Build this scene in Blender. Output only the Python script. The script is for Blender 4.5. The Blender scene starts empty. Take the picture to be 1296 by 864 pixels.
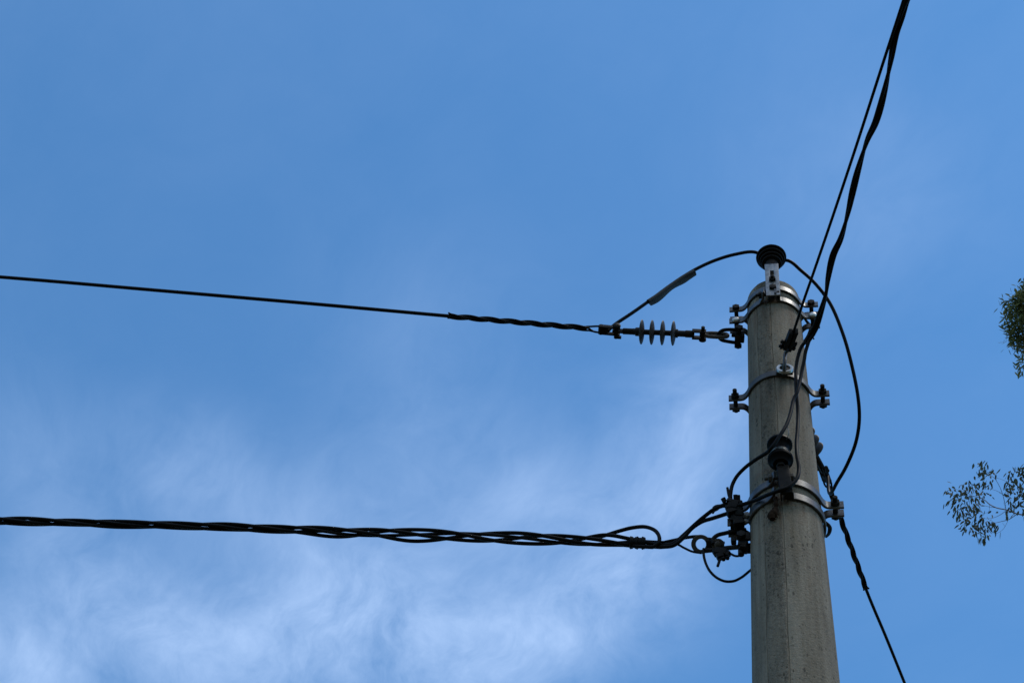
import bpy, bmesh, math, random
from mathutils import Vector, Matrix
random.seed(7)
SC = bpy.context.scene
COL = SC.collection
R = math.radians

# ------------------------------------------------------------------ camera
F, PITCH, YAW, ROLL = 1765.75, 1.01315459, -.35763, .247717      # focal in px of a 1296 px wide frame
CAM = Vector((0, -2.98836, 1.6))
fw = Vector((math.sin(YAW)*math.cos(PITCH), math.cos(YAW)*math.cos(PITCH), math.sin(PITCH)))
rt = fw.cross(Vector((0, 0, 1))).normalized()
up = rt.cross(fw)
r2 = rt*math.cos(ROLL) + up*math.sin(ROLL)
u2 = -rt*math.sin(ROLL) + up*math.cos(ROLL)
cd = bpy.data.cameras.new('camera')
cam = bpy.data.objects.new('camera', cd)
COL.objects.link(cam)
cd.sensor_width = 36.0
cd.sensor_fit = 'HORIZONTAL'
cd.lens = F/1296*36
cd.clip_start = .05
cd.clip_end = 5000
M = Matrix((r2, u2, -fw)).transposed().to_4x4()
M.translation = CAM
cam.matrix_world = M
SC.camera = cam
SC.view_settings.view_transform = 'Standard'
SC.view_settings.look = 'None'
SC.view_settings.gamma = 1
SC.view_settings.use_curve_mapping = False
SC.view_settings.exposure = 0.86

def ray(px, py):
    return (fw + r2*((px-648)/F) - u2*((py-432)/F)).normalized()
def atz(px, py, z):
    d = ray(px, py); return CAM + d*((z-CAM.z)/d.z)
def aty(px, py, y):
    d = ray(px, py); return CAM + d*((y-CAM.y)/d.y)
def atd(px, py, dist):
    return CAM + ray(px, py)*dist

# ------------------------------------------------------------------ sky and sun
SUN_EL, SUN_AZ = R(71), R(98)          # azimuth from +Y towards +X
wd = bpy.data.worlds.new('World')
SC.world = wd
wd.use_nodes = True
nt = wd.node_tree
nt.nodes.clear()
def wn(t, **k):
    n = nt.nodes.new(t)
    for a, b in k.items(): setattr(n, a, b)
    return n
def wl(a, b): nt.links.new(a, b)
def wmath(op, a, b=None, c=None, clamp=False):
    n = wn('ShaderNodeMath', operation=op); n.use_clamp = clamp
    for i, v in enumerate((a, b, c)):
        if v is None: continue
        if isinstance(v, (int, float)): n.inputs[i].default_value = v
        else: wl(v, n.inputs[i])
    return n.outputs[0]
sky = wn('ShaderNodeTexSky', sky_type='NISHITA')
sky.sun_disc = False
sky.sun_elevation = SUN_EL
sky.sun_rotation = SUN_AZ
sky.altitude = 700
sky.air_density = 1.0
sky.dust_density = 0.1
sky.ozone_density = 3.0
tc = wn('ShaderNodeTexCoord')
sp = wn('ShaderNodeSeparateXYZ'); wl(tc.outputs['Generated'], sp.inputs[0])
zc = wmath('MAXIMUM', sp.outputs[2], .04)
cu = wmath('DIVIDE', sp.outputs[0], zc)
cv = wmath('DIVIDE', sp.outputs[1], zc)
uv = wn('ShaderNodeCombineXYZ'); wl(cu, uv.inputs[0]); wl(cv, uv.inputs[1])
# fibrous high cloud: fbm stretched along the wind, warped
def noise(scale, detail, rough, vec, dist=0.0):
    n = wn('ShaderNodeTexNoise'); n.inputs['Scale'].default_value = scale
    n.inputs['Detail'].default_value = detail; n.inputs['Roughness'].default_value = rough
    n.inputs['Distortion'].default_value = dist
    wl(vec, n.inputs['Vector']); return n.outputs[0]
def turned(vec, rot, scale, loc=(0, 0, 0)):
    a = wn('ShaderNodeMapping'); wl(vec, a.inputs[0]); a.inputs['Rotation'].default_value = (0, 0, rot)
    b = wn('ShaderNodeMapping'); wl(a.outputs[0], b.inputs[0]); b.inputs['Scale'].default_value = scale; b.inputs['Location'].default_value = loc
    return b.outputs[0]
def warp(vec, scale, amount):
    n = wn('ShaderNodeTexNoise'); n.inputs['Scale'].default_value = scale; n.inputs['Detail'].default_value = 3; wl(vec, n.inputs['Vector'])
    c = wn('ShaderNodeVectorMath', operation='SUBTRACT'); wl(n.outputs['Color'], c.inputs[0]); c.inputs[1].default_value = (.5, .5, .5)
    d = wn('ShaderNodeVectorMath', operation='SCALE'); wl(c.outputs[0], d.inputs[0]); d.inputs['Scale'].default_value = amount
    e = wn('ShaderNodeVectorMath', operation='ADD'); wl(vec, e.inputs[0]); wl(d.outputs[0], e.inputs[1])
    return e.outputs[0]
wv = warp(uv.outputs[0], 4.5, .16)
n1 = noise(9.0, 12, .64, turned(wv, R(52), (.62, 1.35, 1)), .15)           # fibres
n2 = noise(4.2, 8, .60, turned(wv, R(40), (.85, 1.1, 1), (3.1, 1.7, 0)), .2)   # tufts
n3 = noise(34.0, 8, .62, turned(wv, R(56), (.55, 1.25, 1), (7.3, 2.2, 0)), .1)  # fine strands
# where the sheets of cirrus lie: soft patches on the cloud layer (centre u, v, radius, weight)
def cuv(px, py):
    d = ray(px, py); return d.x/d.z, d.y/d.z
patches = []
for (px, py, rad, w) in [(20, 855, .10, .95), (110, 740, .09, .55), (230, 830, .10, .62), (380, 830, .10, .72), (500, 800, .09, .76), (610, 830, .09, .80),
                         (720, 790, .075, .74), (810, 730, .07, .80), (850, 640, .06, .70), (865, 540, .055, .60), (240, 600, .07, .50), (420, 690, .09, .42),
                         (560, 600, .10, .30), (930, 470, .06, .36), (700, 640, .07, .40), (560, 420, .09, .14), (1090, 250, .09, .20), (40, 560, .08, .25)]:
    patches.append((*cuv(px, py), rad, w))
patches += [(.36, -.52, .28, 1.5), (1.0, -1.1, .75, 2.0), (-1.1, -1.2, .75, 2.0), (0, -1.9, 1.0, 2.2), (2.4, -1.4, 1.2, 2.0), (1.9, .4, .7, .9)]   # out-of-frame cloud added to whiten light on the pole and brighten the straps
tot = None
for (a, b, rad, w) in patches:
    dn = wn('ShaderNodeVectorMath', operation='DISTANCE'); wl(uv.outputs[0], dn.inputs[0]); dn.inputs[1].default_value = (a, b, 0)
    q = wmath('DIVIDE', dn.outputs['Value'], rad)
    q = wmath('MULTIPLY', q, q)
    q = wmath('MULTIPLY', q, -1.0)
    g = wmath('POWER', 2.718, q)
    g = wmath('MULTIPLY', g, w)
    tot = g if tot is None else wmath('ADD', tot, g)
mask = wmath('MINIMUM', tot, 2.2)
# cloud amount = patch * fibre
f1 = wmath('MULTIPLY_ADD', wmath('MULTIPLY_ADD', n3, .24, wmath('MULTIPLY', n1, .80)), 2.7, -.86, clamp=True)
f2 = wmath('MULTIPLY_ADD', n2, 2.4, -.70, clamp=True)
ff = wmath('MULTIPLY_ADD', f2, .55, wmath('MULTIPLY', f1, .55))
amt = wmath('MULTIPLY', mask, ff)
thin = wmath('MULTIPLY', f2, .05)
amt = wmath('ADD', amt, thin)
amt = wmath('MULTIPLY', amt, .72, clamp=True)
mix = wn('ShaderNodeMix', data_type='RGBA')
wl(amt, mix.inputs[0])
tint = wn('ShaderNodeMix', data_type='RGBA', blend_type='MULTIPLY')
tint.inputs[0].default_value = 1.0
wl(sky.outputs[0], tint.inputs[6]); tint.inputs[7].default_value = (.53, .93, 1.08, 1)
wl(tint.outputs[2], mix.inputs[6])
cw = wn('ShaderNodeMix', data_type='RGBA')              # thin cirrus is bluish, dense cloud added out of frame is warm white
cw.inputs[6].default_value = (3.4, 4.55, 6.6, 1); cw.inputs[7].default_value = (6.0, 5.6, 5.0, 1)
wl(wmath('MULTIPLY_ADD', mask, 2.0, -3.0, clamp=True), cw.inputs[0])
wl(cw.outputs[2], mix.inputs[7])
bg = wn('ShaderNodeBackground'); bg.inputs['Strength'].default_value = .10
wl(mix.outputs[2], bg.inputs[0])
wo = wn('ShaderNodeOutputWorld'); wl(bg.outputs[0], wo.inputs[0])

sd = bpy.data.lights.new('sun', 'SUN'); sd.energy = 1.2; sd.angle = R(10); sd.color = (1, .95, .87)
so = bpy.data.objects.new('sun', sd); COL.objects.link(so)
sdir = Vector((math.sin(SUN_AZ)*math.cos(SUN_EL), math.cos(SUN_AZ)*math.cos(SUN_EL), math.sin(SUN_EL)))
so.rotation_euler = (-sdir).to_track_quat('-Z', 'Y').to_euler()
so.location = (0, 0, 30)

# ------------------------------------------------------------------ materials
def mat(name, col, rough=.6, metal=0.0, spec=.5):
    m = bpy.data.materials.new(name); m.use_nodes = True
    b = m.node_tree.nodes['Principled BSDF']
    b.inputs['Base Color'].default_value = (*col, 1)
    b.inputs['Roughness'].default_value = rough
    b.inputs['Metallic'].default_value = metal
    b.inputs['Specular IOR Level'].default_value = spec
    return m, m.node_tree, b
def node(t, k, **a):
    n = t.nodes.new(k)
    for x, y in a.items(): setattr(n, x, y)
    return n
def nz(t, scale, detail=4, rough=.55, vec=None, dist=0):
    n = node(t, 'ShaderNodeTexNoise'); n.inputs['Scale'].default_value = scale; n.inputs['Detail'].default_value = detail
    n.inputs['Roughness'].default_value = rough; n.inputs['Distortion'].default_value = dist
    if vec: t.links.new(vec, n.inputs['Vector'])
    return n.outputs[0]
def ramp(t, inp, stops):
    n = node(t, 'ShaderNodeValToRGB'); t.links.new(inp, n.inputs[0])
    e = n.color_ramp.elements
    while len(e) > 1: e.remove(e[-1])
    e[0].position, e[0].color = stops[0][0], (*stops[0][1], 1)
    for p, c in stops[1:]:
        x = e.new(p); x.color = (*c, 1)
    return n.outputs[0]
def mixc(t, fac, a, b, mode='MIX'):
    n = node(t, 'ShaderNodeMix', data_type='RGBA', blend_type=mode)
    for i, v in ((0, fac), (6, a), (7, b)):
        if isinstance(v, (int, float)): n.inputs[i].default_value = v
        elif isinstance(v, tuple): n.inputs[i].default_value = (*v, 1)
        else: t.links.new(v, n.inputs[i])
    return n.outputs[2]
def mth(t, op, a, b=None, clamp=False):
    n = node(t, 'ShaderNodeMath', operation=op); n.use_clamp = clamp
    for i, v in enumerate((a, b)):
        if v is None: continue
        if isinstance(v, (int, float)): n.inputs[i].default_value = v
        else: t.links.new(v, n.inputs[i])
    return n.outputs[0]
def objvec(t, scale=(1, 1, 1)):
    c = node(t, 'ShaderNodeTexCoord'); m = node(t, 'ShaderNodeMapping'); m.inputs['Scale'].default_value = scale
    t.links.new(c.outputs['Object'], m.inputs[0]); return m.outputs[0]
def bump(t, b, h, strength, dist):
    n = node(t, 'ShaderNodeBump'); n.inputs['Strength'].default_value = strength; n.inputs['Distance'].default_value = dist
    t.links.new(h, n.inputs['Height']); t.links.new(n.outputs[0], b.inputs['Normal'])

MT = {}
# concrete of the pole: mottled, ochre stains, small air holes, rough cast strip
def concrete(name, rough):
    m, t, b = mat(name, (.2, .17, .12), .9, 0, .2)
    v1 = objvec(t)
    vs = objvec(t, (1, 1, .22))
    base = ramp(t, nz(t, 5, 6, .6, vs), [(.28, (.122, .103, .079)), (.5, (.176, .151, .116)), (.72, (.230, .198, .153))])
    och = ramp(t, nz(t, 9, 5, .6, vs, .4), [(.52, (0, 0, 0)), (.74, (1, 1, 1))])
    base = mixc(t, mth(t, 'MULTIPLY', och, .42), base, (.155, .102, .048))
    gra = ramp(t, nz(t, 140, 3, .7, v1), [(.3, (.78, .78, .78)), (.7, (1.18, 1.18, 1.18))])
    base = mixc(t, .85, base, gra, 'MULTIPLY')
    str_ = ramp(t, nz(t, 30, 4, .6, objvec(t, (1, 1, .06))), [(.36, (.68, .67, .64)), (.6, (1.06, 1.06, 1.06))])
    base = mixc(t, .75, base, str_, 'MULTIPLY')
    # rain has washed dirt and rust down from each band
    cc_ = node(t, 'ShaderNodeTexCoord'); sz = node(t, 'ShaderNodeSeparateXYZ'); t.links.new(cc_.outputs['Object'], sz.inputs[0])
    run = None
    for zb, ln in ((6.715, .30), (6.130, .26), (5.360, .55)):
        d = mth(t, 'DIVIDE', mth(t, 'SUBTRACT', zb, sz.outputs[2]), ln)          # 0 at the band, 1 where the run ends
        w = mth(t, 'MULTIPLY', mth(t, 'GREATER_THAN', d, 0.0), mth(t, 'SUBTRACT', 1.0, d, True))
        run = w if run is None else mth(t, 'ADD', run, w)
    rs = ramp(t, nz(t, 42, 4, .6, objvec(t, (1, 1, .035)), .2), [(.47, (0, 0, 0)), (.66, (1, 1, 1))])
    rc = mixc(t, ramp(t, nz(t, 6, 2, .5, v1), [(.45, (0, 0, 0)), (.6, (1, 1, 1))]), (.055, .047, .038), (.095, .050, .024))
    base = mixc(t, mth(t, 'MULTIPLY', mth(t, 'MULTIPLY', rs, run), .75), base, rc)
    blot = ramp(t, nz(t, 3.2, 5, .62, vs, .6), [(.40, (.80, .80, .80)), (.62, (1.10, 1.10, 1.10))])
    base = mixc(t, .9, base, blot, 'MULTIPLY')
    pits = None
    for sc, th, z, kp in ((75, .33, .38, .64), (150, .36, .45, .55), (38, .21, .34, .76)):
        vo = node(t, 'ShaderNodeTexVoronoi'); vo.inputs['Scale'].default_value = sc
        t.links.new(objvec(t, (1, 1, z)), vo.inputs['Vector'])
        sel = node(t, 'ShaderNodeSeparateColor'); t.links.new(vo.outputs['Color'], sel.inputs[0])
        keep = mth(t, 'GREATER_THAN', sel.outputs[0], kp-(.12 if rough else 0))
        pt = mth(t, 'MULTIPLY', mth(t, 'LESS_THAN', vo.outputs['Distance'], mth(t, 'MULTIPLY', sel.outputs[1], th)), keep)
        pits = pt if pits is None else mth(t, 'MAXIMUM', pits, pt)
    # pits come in patches
    pat = ramp(t, nz(t, 7, 3, .5, v1), [(.38, (.25, .25, .25)), (.6, (1, 1, 1))])
    pits = mth(t, 'MULTIPLY', pits, pat)
    if rough:
        cr = ramp(t, nz(t, 75, 5, .7, objvec(t, (1, 1, .7)), .6), [(.38, (.42, .41, .40)), (.52, (1.05, 1.05, 1.05))])
        base = mixc(t, mth(t, 'MULTIPLY', pat, .9), base, mixc(t, 1.0, base, cr, 'MULTIPLY'))
    base = mixc(t, mth(t, 'MULTIPLY', pits, .72), base, (.030, .025, .019))
    t.links.new(base, b.inputs['Base Color'])
    hh = mth(t, 'SUBTRACT', mth(t, 'MULTIPLY', nz(t, 110, 5, .7, v1), .6), mth(t, 'MULTIPLY', pits, 1.2))
    bump(t, b, hh, .9, .02 if rough else .006)
    return m
MT['concrete'] = concrete('concrete', False)
MT['rough'] = concrete('rough_concrete', True)      # the strip where the mould leaked

def steel(name, a, c, rough, metal, rust=.0):
    m, t, b = mat(name, a, rough, metal)
    v = objvec(t)
    base = ramp(t, nz(t, 38, 5, .6, v), [(.3, a), (.7, c)])
    if rust:
        rr = ramp(t, nz(t, 26, 6, .65, v), [(.62-rust*.35, (0, 0, 0)), (.74-rust*.3, (1, 1, 1))])
        base = mixc(t, rr, base, (.045, .026, .016))
        t.links.new(mth(t, 'MULTIPLY', mth(t, 'SUBTRACT', 1.0, rr), metal), b.inputs['Metallic'])
    t.links.new(base, b.inputs['Base Color'])
    rg = node(t, 'ShaderNodeMapRange'); t.links.new(nz(t, 60, 4, .6, v), rg.inputs[0])
    rg.inputs[3].default_value = rough-.1; rg.inputs[4].default_value = rough+.14
    t.links.new(rg.outputs[0], b.inputs['Roughness'])
    bump(t, b, nz(t, 170, 3, .6, v), .25, .0015)
    return m
MT['galv'] = steel('galvanised_steel', (.13, .138, .142), (.28, .29, .295), .40, .7, .12)
MT['strap'] = steel('strap_steel', (.040, .043, .045), (.115, .12, .122), .38, .7, .3)
MT['galv_dull'] = steel('dull_galvanised_steel', (.035, .035, .034), (.075, .075, .072), .5, .6, .1)
MT['dark'] = steel('weathered_dark_steel', (.006, .0056, .0052), (.015, .014, .013), .6, .2, .12)
for n_ in ('dark',): MT[n_].node_tree.nodes['Principled BSDF'].inputs['Specular IOR Level'].default_value = .12
MT['rust'] = steel('rusty_steel', (.030, .026, .021), (.065, .055, .044), .6, .25, .4)
MT['bright'] = steel('bright_zinc', (.34, .35, .35), (.52, .52, .51), .36, .8)
MT['rusted'] = steel('deep_rust', (.011, .008, .0065), (.028, .016, .011), .85, .05, .5)
MT['rusted'].node_tree.nodes['Principled BSDF'].inputs['Specular IOR Level'].default_value = .05
def plastic(name, c, rough, spec=.5, var=.25):
    m, t, b = mat(name, c, rough, 0, spec)
    v = objvec(t)
    lo = tuple(x*(1-var) for x in c); hi = tuple(x*(1+var) for x in c)
    t.links.new(ramp(t, nz(t, 30, 5, .6, v), [(.3, lo), (.7, hi)]), b.inputs['Base Color'])
    return m
MT['cable'] = plastic('black_cable_sheath', (.004, .004, .0042), .55, .09)
MT['cable_old'] = plastic('weathered_cable_sheath', (.0055, .005, .005), .6, .09)
MT['sleeve'] = plastic('dark_grey_sleeve', (.022, .023, .023), .55, .3)
MT['silicone'] = plastic('grey_silicone', (.036, .037, .040), .6, .25)
MT['rod'] = plastic('dark_silicone', (.012, .0125, .0135), .6, .2)
MT['poly'] = plastic('black_polymer', (.005, .005, .005), .6, .12)
MT['porcelain'] = plastic('dark_glazed_porcelain', (.0035, .003, .003), .55, .05)
MT['tape'] = plastic('black_tape', (.005, .005, .005), .6, .12)
MT['tie'] = steel('tie_wire', (.05, .05, .05), (.16, .16, .155), .4, .5)
# leaves, bark, ground
def leafmat(name, lo, hi):
    m, t, b = mat(name, lo, .75, 0, .1)
    gi = node(t, 'ShaderNodeNewGeometry')
    base = ramp(t, gi.outputs['Random Per Island'], [(0, lo), (1, hi)])
    t.links.new(base, b.inputs['Base Color'])
    tr = node(t, 'ShaderNodeBsdfTranslucent'); t.links.new(base, tr.inputs[0])
    ms = node(t, 'ShaderNodeMixShader'); ms.inputs[0].default_value = .36
    t.links.new(b.outputs[0], ms.inputs[1]); t.links.new(tr.outputs[0], ms.inputs[2])
    t.links.new(ms.outputs[0], t.nodes['Material Output'].inputs[0])
    return m
MT['leaf'] = leafmat('eucalyptus_leaf', (.042, .052, .032), (.105, .118, .074))
MT['leaf_green'] = leafmat('sunlit_leaf', (.060, .074, .028), (.190, .205, .078))  # same foliage, lighter and yellower: sunlight on the upper clump put into the colour
m, t, b = mat('bark', (.2, .15, .11), .85)
t.links.new(ramp(t, nz(t, 4, 6, .6, objvec(t, (3, 3, .6))), [(.3, (.10, .075, .055)), (.7, (.28, .22, .17))]), b.inputs['Base Color'])
bump(t, b, nz(t, 18, 5, .6, objvec(t, (3, 3, .5))), .5, .02); MT['bark'] = m
m, t, b = mat('dry_grass_ground', (.2, .17, .1), .95, 0, .1)
g1 = ramp(t, nz(t, .35, 8, .62, objvec(t)), [(.35, (.055, .05, .024)), (.55, (.095, .075, .042)), (.7, (.15, .115, .07))])
t.links.new(g1, b.inputs['Base Color'])
bump(t, b, nz(t, 9, 6, .7, objvec(t)), .6, .05); MT['ground'] = m

# ------------------------------------------------------------------ mesh helpers
def obj(name, bm, material, parent=None, smooth=35):
    me = bpy.data.meshes.new(name)
    if parent is not None:
        bmesh.ops.transform(bm, matrix=ROOTINV[ROOT(parent)], verts=bm.verts)
    bmesh.ops.recalc_face_normals(bm, faces=bm.faces)
    bm.to_mesh(me); bm.free()
    o = bpy.data.objects.new(name, me); COL.objects.link(o)
    mats = material if isinstance(material, (list, tuple)) else [material]
    for x in mats: me.materials.append(MT[x])
    if smooth:
        me.shade_smooth()
        me.set_sharp_from_angle(angle=R(smooth))
    if parent is not None: o.parent = parent
    return o
ROOTINV = {}
def ROOT(o):
    while o.parent: o = o.parent
    return o
def tag(o, label, cat, group=None, kind=None):
    if label: o['label'] = label
    if cat: o['category'] = cat
    if group: o['group'] = group
    if kind: o['kind'] = kind
    return o
def thing(name, label, cat, loc, rz=0.0, group=None):
    o = bpy.data.objects.new(name, None); COL.objects.link(o)
    o.empty_display_size = .05
    o.location = loc; o.rotation_euler = (0, 0, rz)
    ROOTINV[o] = (Matrix.Translation(Vector(loc)) @ Matrix.Rotation(rz, 4, 'Z')).inverted()
    return tag(o, label, cat, group)

def smooth_path(pts, n=8):
    """Catmull-Rom (centripetal-ish, chord parametrised) through pts"""
    P = [Vector(p) for p in pts]
    if len(P) < 3: return P
    P = [P[0]*2-P[1]] + P + [P[-1]*2-P[-2]]
    out = []
    for i in range(1, len(P)-2):
        p0, p1, p2, p3 = P[i-1], P[i], P[i+1], P[i+2]
        t0 = 0; t1 = t0+max((p1-p0).length, 1e-6)**.5; t2 = t1+max((p2-p1).length, 1e-6)**.5; t3 = t2+max((p3-p2).length, 1e-6)**.5
        for k in range(n):
            s = t1+(t2-t1)*k/n
            a1 = p0*((t1-s)/(t1-t0))+p1*((s-t0)/(t1-t0)); a2 = p1*((t2-s)/(t2-t1))+p2*((s-t1)/(t2-t1)); a3 = p2*((t3-s)/(t3-t2))+p3*((s-t2)/(t3-t2))
            b1 = a1*((t2-s)/(t2-t0))+a2*((s-t0)/(t2-t0)); b2 = a2*((t3-s)/(t3-t1))+a3*((s-t1)/(t3-t1))
            out.append(b1*((t2-s)/(t2-t1))+b2*((s-t1)/(t2-t1)))
    out.append(P[-2])
    return out
def tube(bm, pts, rad, seg=10, sm=8, caps=True):
    P = smooth_path(pts, sm) if sm else [Vector(p) for p in pts]
    n = len(P)
    rr = (lambda u: rad) if not callable(rad) else rad
    T = [(P[min(i+1, n-1)]-P[max(i-1, 0)]).normalized() for i in range(n)]
    a = Vector((0, 0, 1)) if abs(T[0].z) < .9 else Vector((1, 0, 0))
    N = (a - T[0]*a.dot(T[0])).normalized()
    rings = []
    for i in range(n):
        N = (N - T[i]*N.dot(T[i])).normalized()
        B = T[i].cross(N)
        r = rr(i/(n-1))
        rings.append([bm.verts.new(P[i]+(N*math.cos(2*math.pi*k/seg)+B*math.sin(2*math.pi*k/seg))*r) for k in range(seg)])
    for i in range(n-1):
        for k in range(seg):
            bm.faces.new((rings[i][k], rings[i][(k+1) % seg], rings[i+1][(k+1) % seg], rings[i+1][k]))
    if caps:
        bm.faces.new(rings[0][::-1]); bm.faces.new(rings[-1])
    return bm
def basis(z, xhint=None):
    z = Vector(z).normalized()
    h = Vector(xhint) if xhint is not None else (Vector((0, 0, 1)) if abs(z.z) < .9 else Vector((1, 0, 0)))
    x = (h - z*h.dot(z)).normalized()
    y = z.cross(x)
    return Matrix((x, y, z)).transposed().to_4x4()
def place(o, zdir, xhint=None):
    m = basis(zdir, xhint); m.translation = Vector(o); return m
def lathe(bm, prof, mtx, seg=32):
    rings = []
    for (r, h) in prof:
        rings.append([bm.verts.new(mtx @ Vector((r*math.cos(2*math.pi*k/seg), r*math.sin(2*math.pi*k/seg), h))) for k in range(seg)])
    for i in range(len(prof)-1):
        for k in range(seg):
            bm.faces.new((rings[i][k], rings[i][(k+1) % seg], rings[i+1][(k+1) % seg], rings[i+1][k]))
    bm.faces.new(rings[0][::-1]); bm.faces.new(rings[-1])
    return bm
def cyl(bm, p0, p1, r, seg=16):
    p0, p1 = Vector(p0), Vector(p1)
    d = (p1-p0).length; c = min(r*.18, d*.2)
    return lathe(bm, [(r-c, 0), (r, c), (r, d-c), (r-c, d)], place(p0, p1-p0), seg)
def box(bm, c, size, mtx=None, bev=.0015):
    m = Matrix.Translation(Vector(c))
    if mtx is not None: m = m @ mtx.to_3x3().to_4x4()
    tmp = bmesh.new()
    bmesh.ops.create_cube(tmp, size=1, matrix=Matrix.Diagonal((*size, 1)))
    if bev: bmesh.ops.bevel(tmp, geom=tmp.edges[:], offset=min(bev, min(size)*.3), segments=2, affect='EDGES', profile=.7)
    bmesh.ops.transform(tmp, matrix=m, verts=tmp.verts)
    mp = {v: bm.verts.new(v.co) for v in tmp.verts}
    for f in tmp.faces: bm.faces.new([mp[v] for v in f.verts])
    tmp.free()
    return bm
def ribbon(bm, pts, h, th, sm=0, zc=None, arc=None):
    """flat bar bent along a plan-view path, width h along z, thickness th"""
    P = smooth_path(pts, sm) if sm else [Vector(p) for p in pts]
    n = len(P); e = min(th, h)*.22
    prof = [(-th/2+e, -h/2), (th/2-e, -h/2), (th/2, -h/2+e), (th/2, h/2-e), (th/2-e, h/2), (-th/2+e, h/2), (-th/2, h/2-e), (-th/2, -h/2+e)]
    rings = []
    for i in range(n):
        T = (P[min(i+1, n-1)]-P[max(i-1, 0)]); T.z = 0; T.normalize()
        N = Vector((-T.y, T.x, 0))
        rings.append([bm.verts.new(P[i]+N*a+Vector((0, 0, bb))) for a, bb in prof])
    for i in range(n-1):
        for k in range(8):
            bm.faces.new((rings[i][k], rings[i][(k+1) % 8], rings[i+1][(k+1) % 8], rings[i+1][k]))
    bm.faces.new(rings[0][::-1]); bm.faces.new(rings[-1])
    return bm
def torus(bm, c, axis, R0, r, seg=28, s2=10, sx=1.0):
    m = place(c, axis)
    rings = []
    for i in range(seg):
        a = 2*math.pi*i/seg
        rings.append([bm.verts.new(m @ Vector(((R0+r*math.cos(q))*math.cos(a)*sx, (R0+r*math.cos(q))*math.sin(a), r*math.sin(q)))) for q in [2*math.pi*k/s2 for k in range(s2)]])
    for i in range(seg):
        for k in range(s2):
            bm.faces.new((rings[i][k], rings[(i+1) % seg][k], rings[(i+1) % seg][(k+1) % s2], rings[i][(k+1) % s2]))
    return bm
def copy_tree(o, parent=None):
    c = o.copy(); COL.objects.link(c)
    if parent: c.parent = parent
    for ch in o.children: copy_tree(ch, c)
    return c

# ------------------------------------------------------------------ ground
bm = bmesh.new()
S = 1500; N = 24
gv = [[bm.verts.new(((i/N-.5)*2*S, (j/N-.5)*2*S, 0)) for j in range(N+1)] for i in range(N+1)]
for i in range(N):
    for j in range(N): bm.faces.new((gv[i][j], gv[i+1][j], gv[i+1][j+1], gv[i][j+1]))
g = obj('ground', bm, 'ground', None, 0); g['kind'] = 'structure'

# ------------------------------------------------------------------ the pole
ZT = 1.6+5.324165
def prad(z): return .11+.0069119*(ZT-z)
SEAM0, SEAM1 = R(-36), R(-5.5)                  # the rough strip, measured from the side facing the camera
def pole():
    bm = bmesh.new()
    ang = []
    K = 120
    for k in range(K): ang.append(-math.pi+2*math.pi*k/K)
    ang = [a for a in ang if min(abs(a-SEAM0), abs(a-SEAM1)) > R(2.2)]
    for s in (SEAM0, SEAM1):
        ang += [s-R(1.6), s-R(.9), s-R(.3), s+R(.3), s+R(.9), s+R(1.6)]
    ang.sort()
    rnd = random.Random(3)
    zs = [0]; z = 0
    while z < 4.2: z += .7; zs.append(z)
    while z < ZT-.03: z += .035; zs.append(min(z, ZT-.014))
    zs = [q for q in zs if q < ZT-.016] + [ZT-.014, ZT-.009, ZT-.004, ZT]
    rings = []
    ph = [rnd.uniform(0, 6.28) for _ in range(8)]
    for z in zs:
        r0 = prad(z)
        if z > ZT-.013: r0 -= {ZT-.009: .001, ZT-.004: .0035, ZT: .008}[z]
        wob = .0022*math.sin(z*2.3+ph[0])+.0012*math.sin(z*7.1+ph[1])+.0007*math.sin(z*19+ph[2])
        ring = []
        for a in ang:
            r = r0
            aa = a + wob/r0
            for si, s in enumerate((SEAM0, SEAM1)):
                d = a-s
                if abs(d) < R(.6): r -= .0020 + .0006*math.sin(z*23+si*2+ph[3])
                elif abs(d) < R(1.2): r += .0006
            if SEAM0+R(1) < a < SEAM1-R(1): r += .0014
            ring.append(bm.verts.new((r*math.sin(aa), -r*math.cos(aa), z)))
        rings.append(ring)
    n = len(ang)
    for i in range(len(zs)-1):
        for k in range(n):
            f = bm.faces.new((rings[i][k], rings[i][(k+1) % n], rings[i+1][(k+1) % n], rings[i+1][k]))
            if SEAM0+R(1) < ang[k] < SEAM1-R(1): f.material_index = 1
    # hollow top
    inner = [bm.verts.new((v.co.x*.62, v.co.y*.62, ZT)) for v in rings[-1]]
    low = [bm.verts.new((v.co.x, v.co.y, ZT-.4)) for v in inner]
    for k in range(n):
        j = (k+1) % n
        bm.faces.new((rings[-1][k], rings[-1][j], inner[j], inner[k]))
        bm.faces.new((inner[k], inner[j], low[j], low[k]))
    bm.faces.new(low)
    o = obj('concrete_pole', bm, ['concrete', 'rough'], None, 40)
    return tag(o, 'tall round grey concrete utility pole with a rough seam strip down its front', 'pole')
pole()

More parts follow.
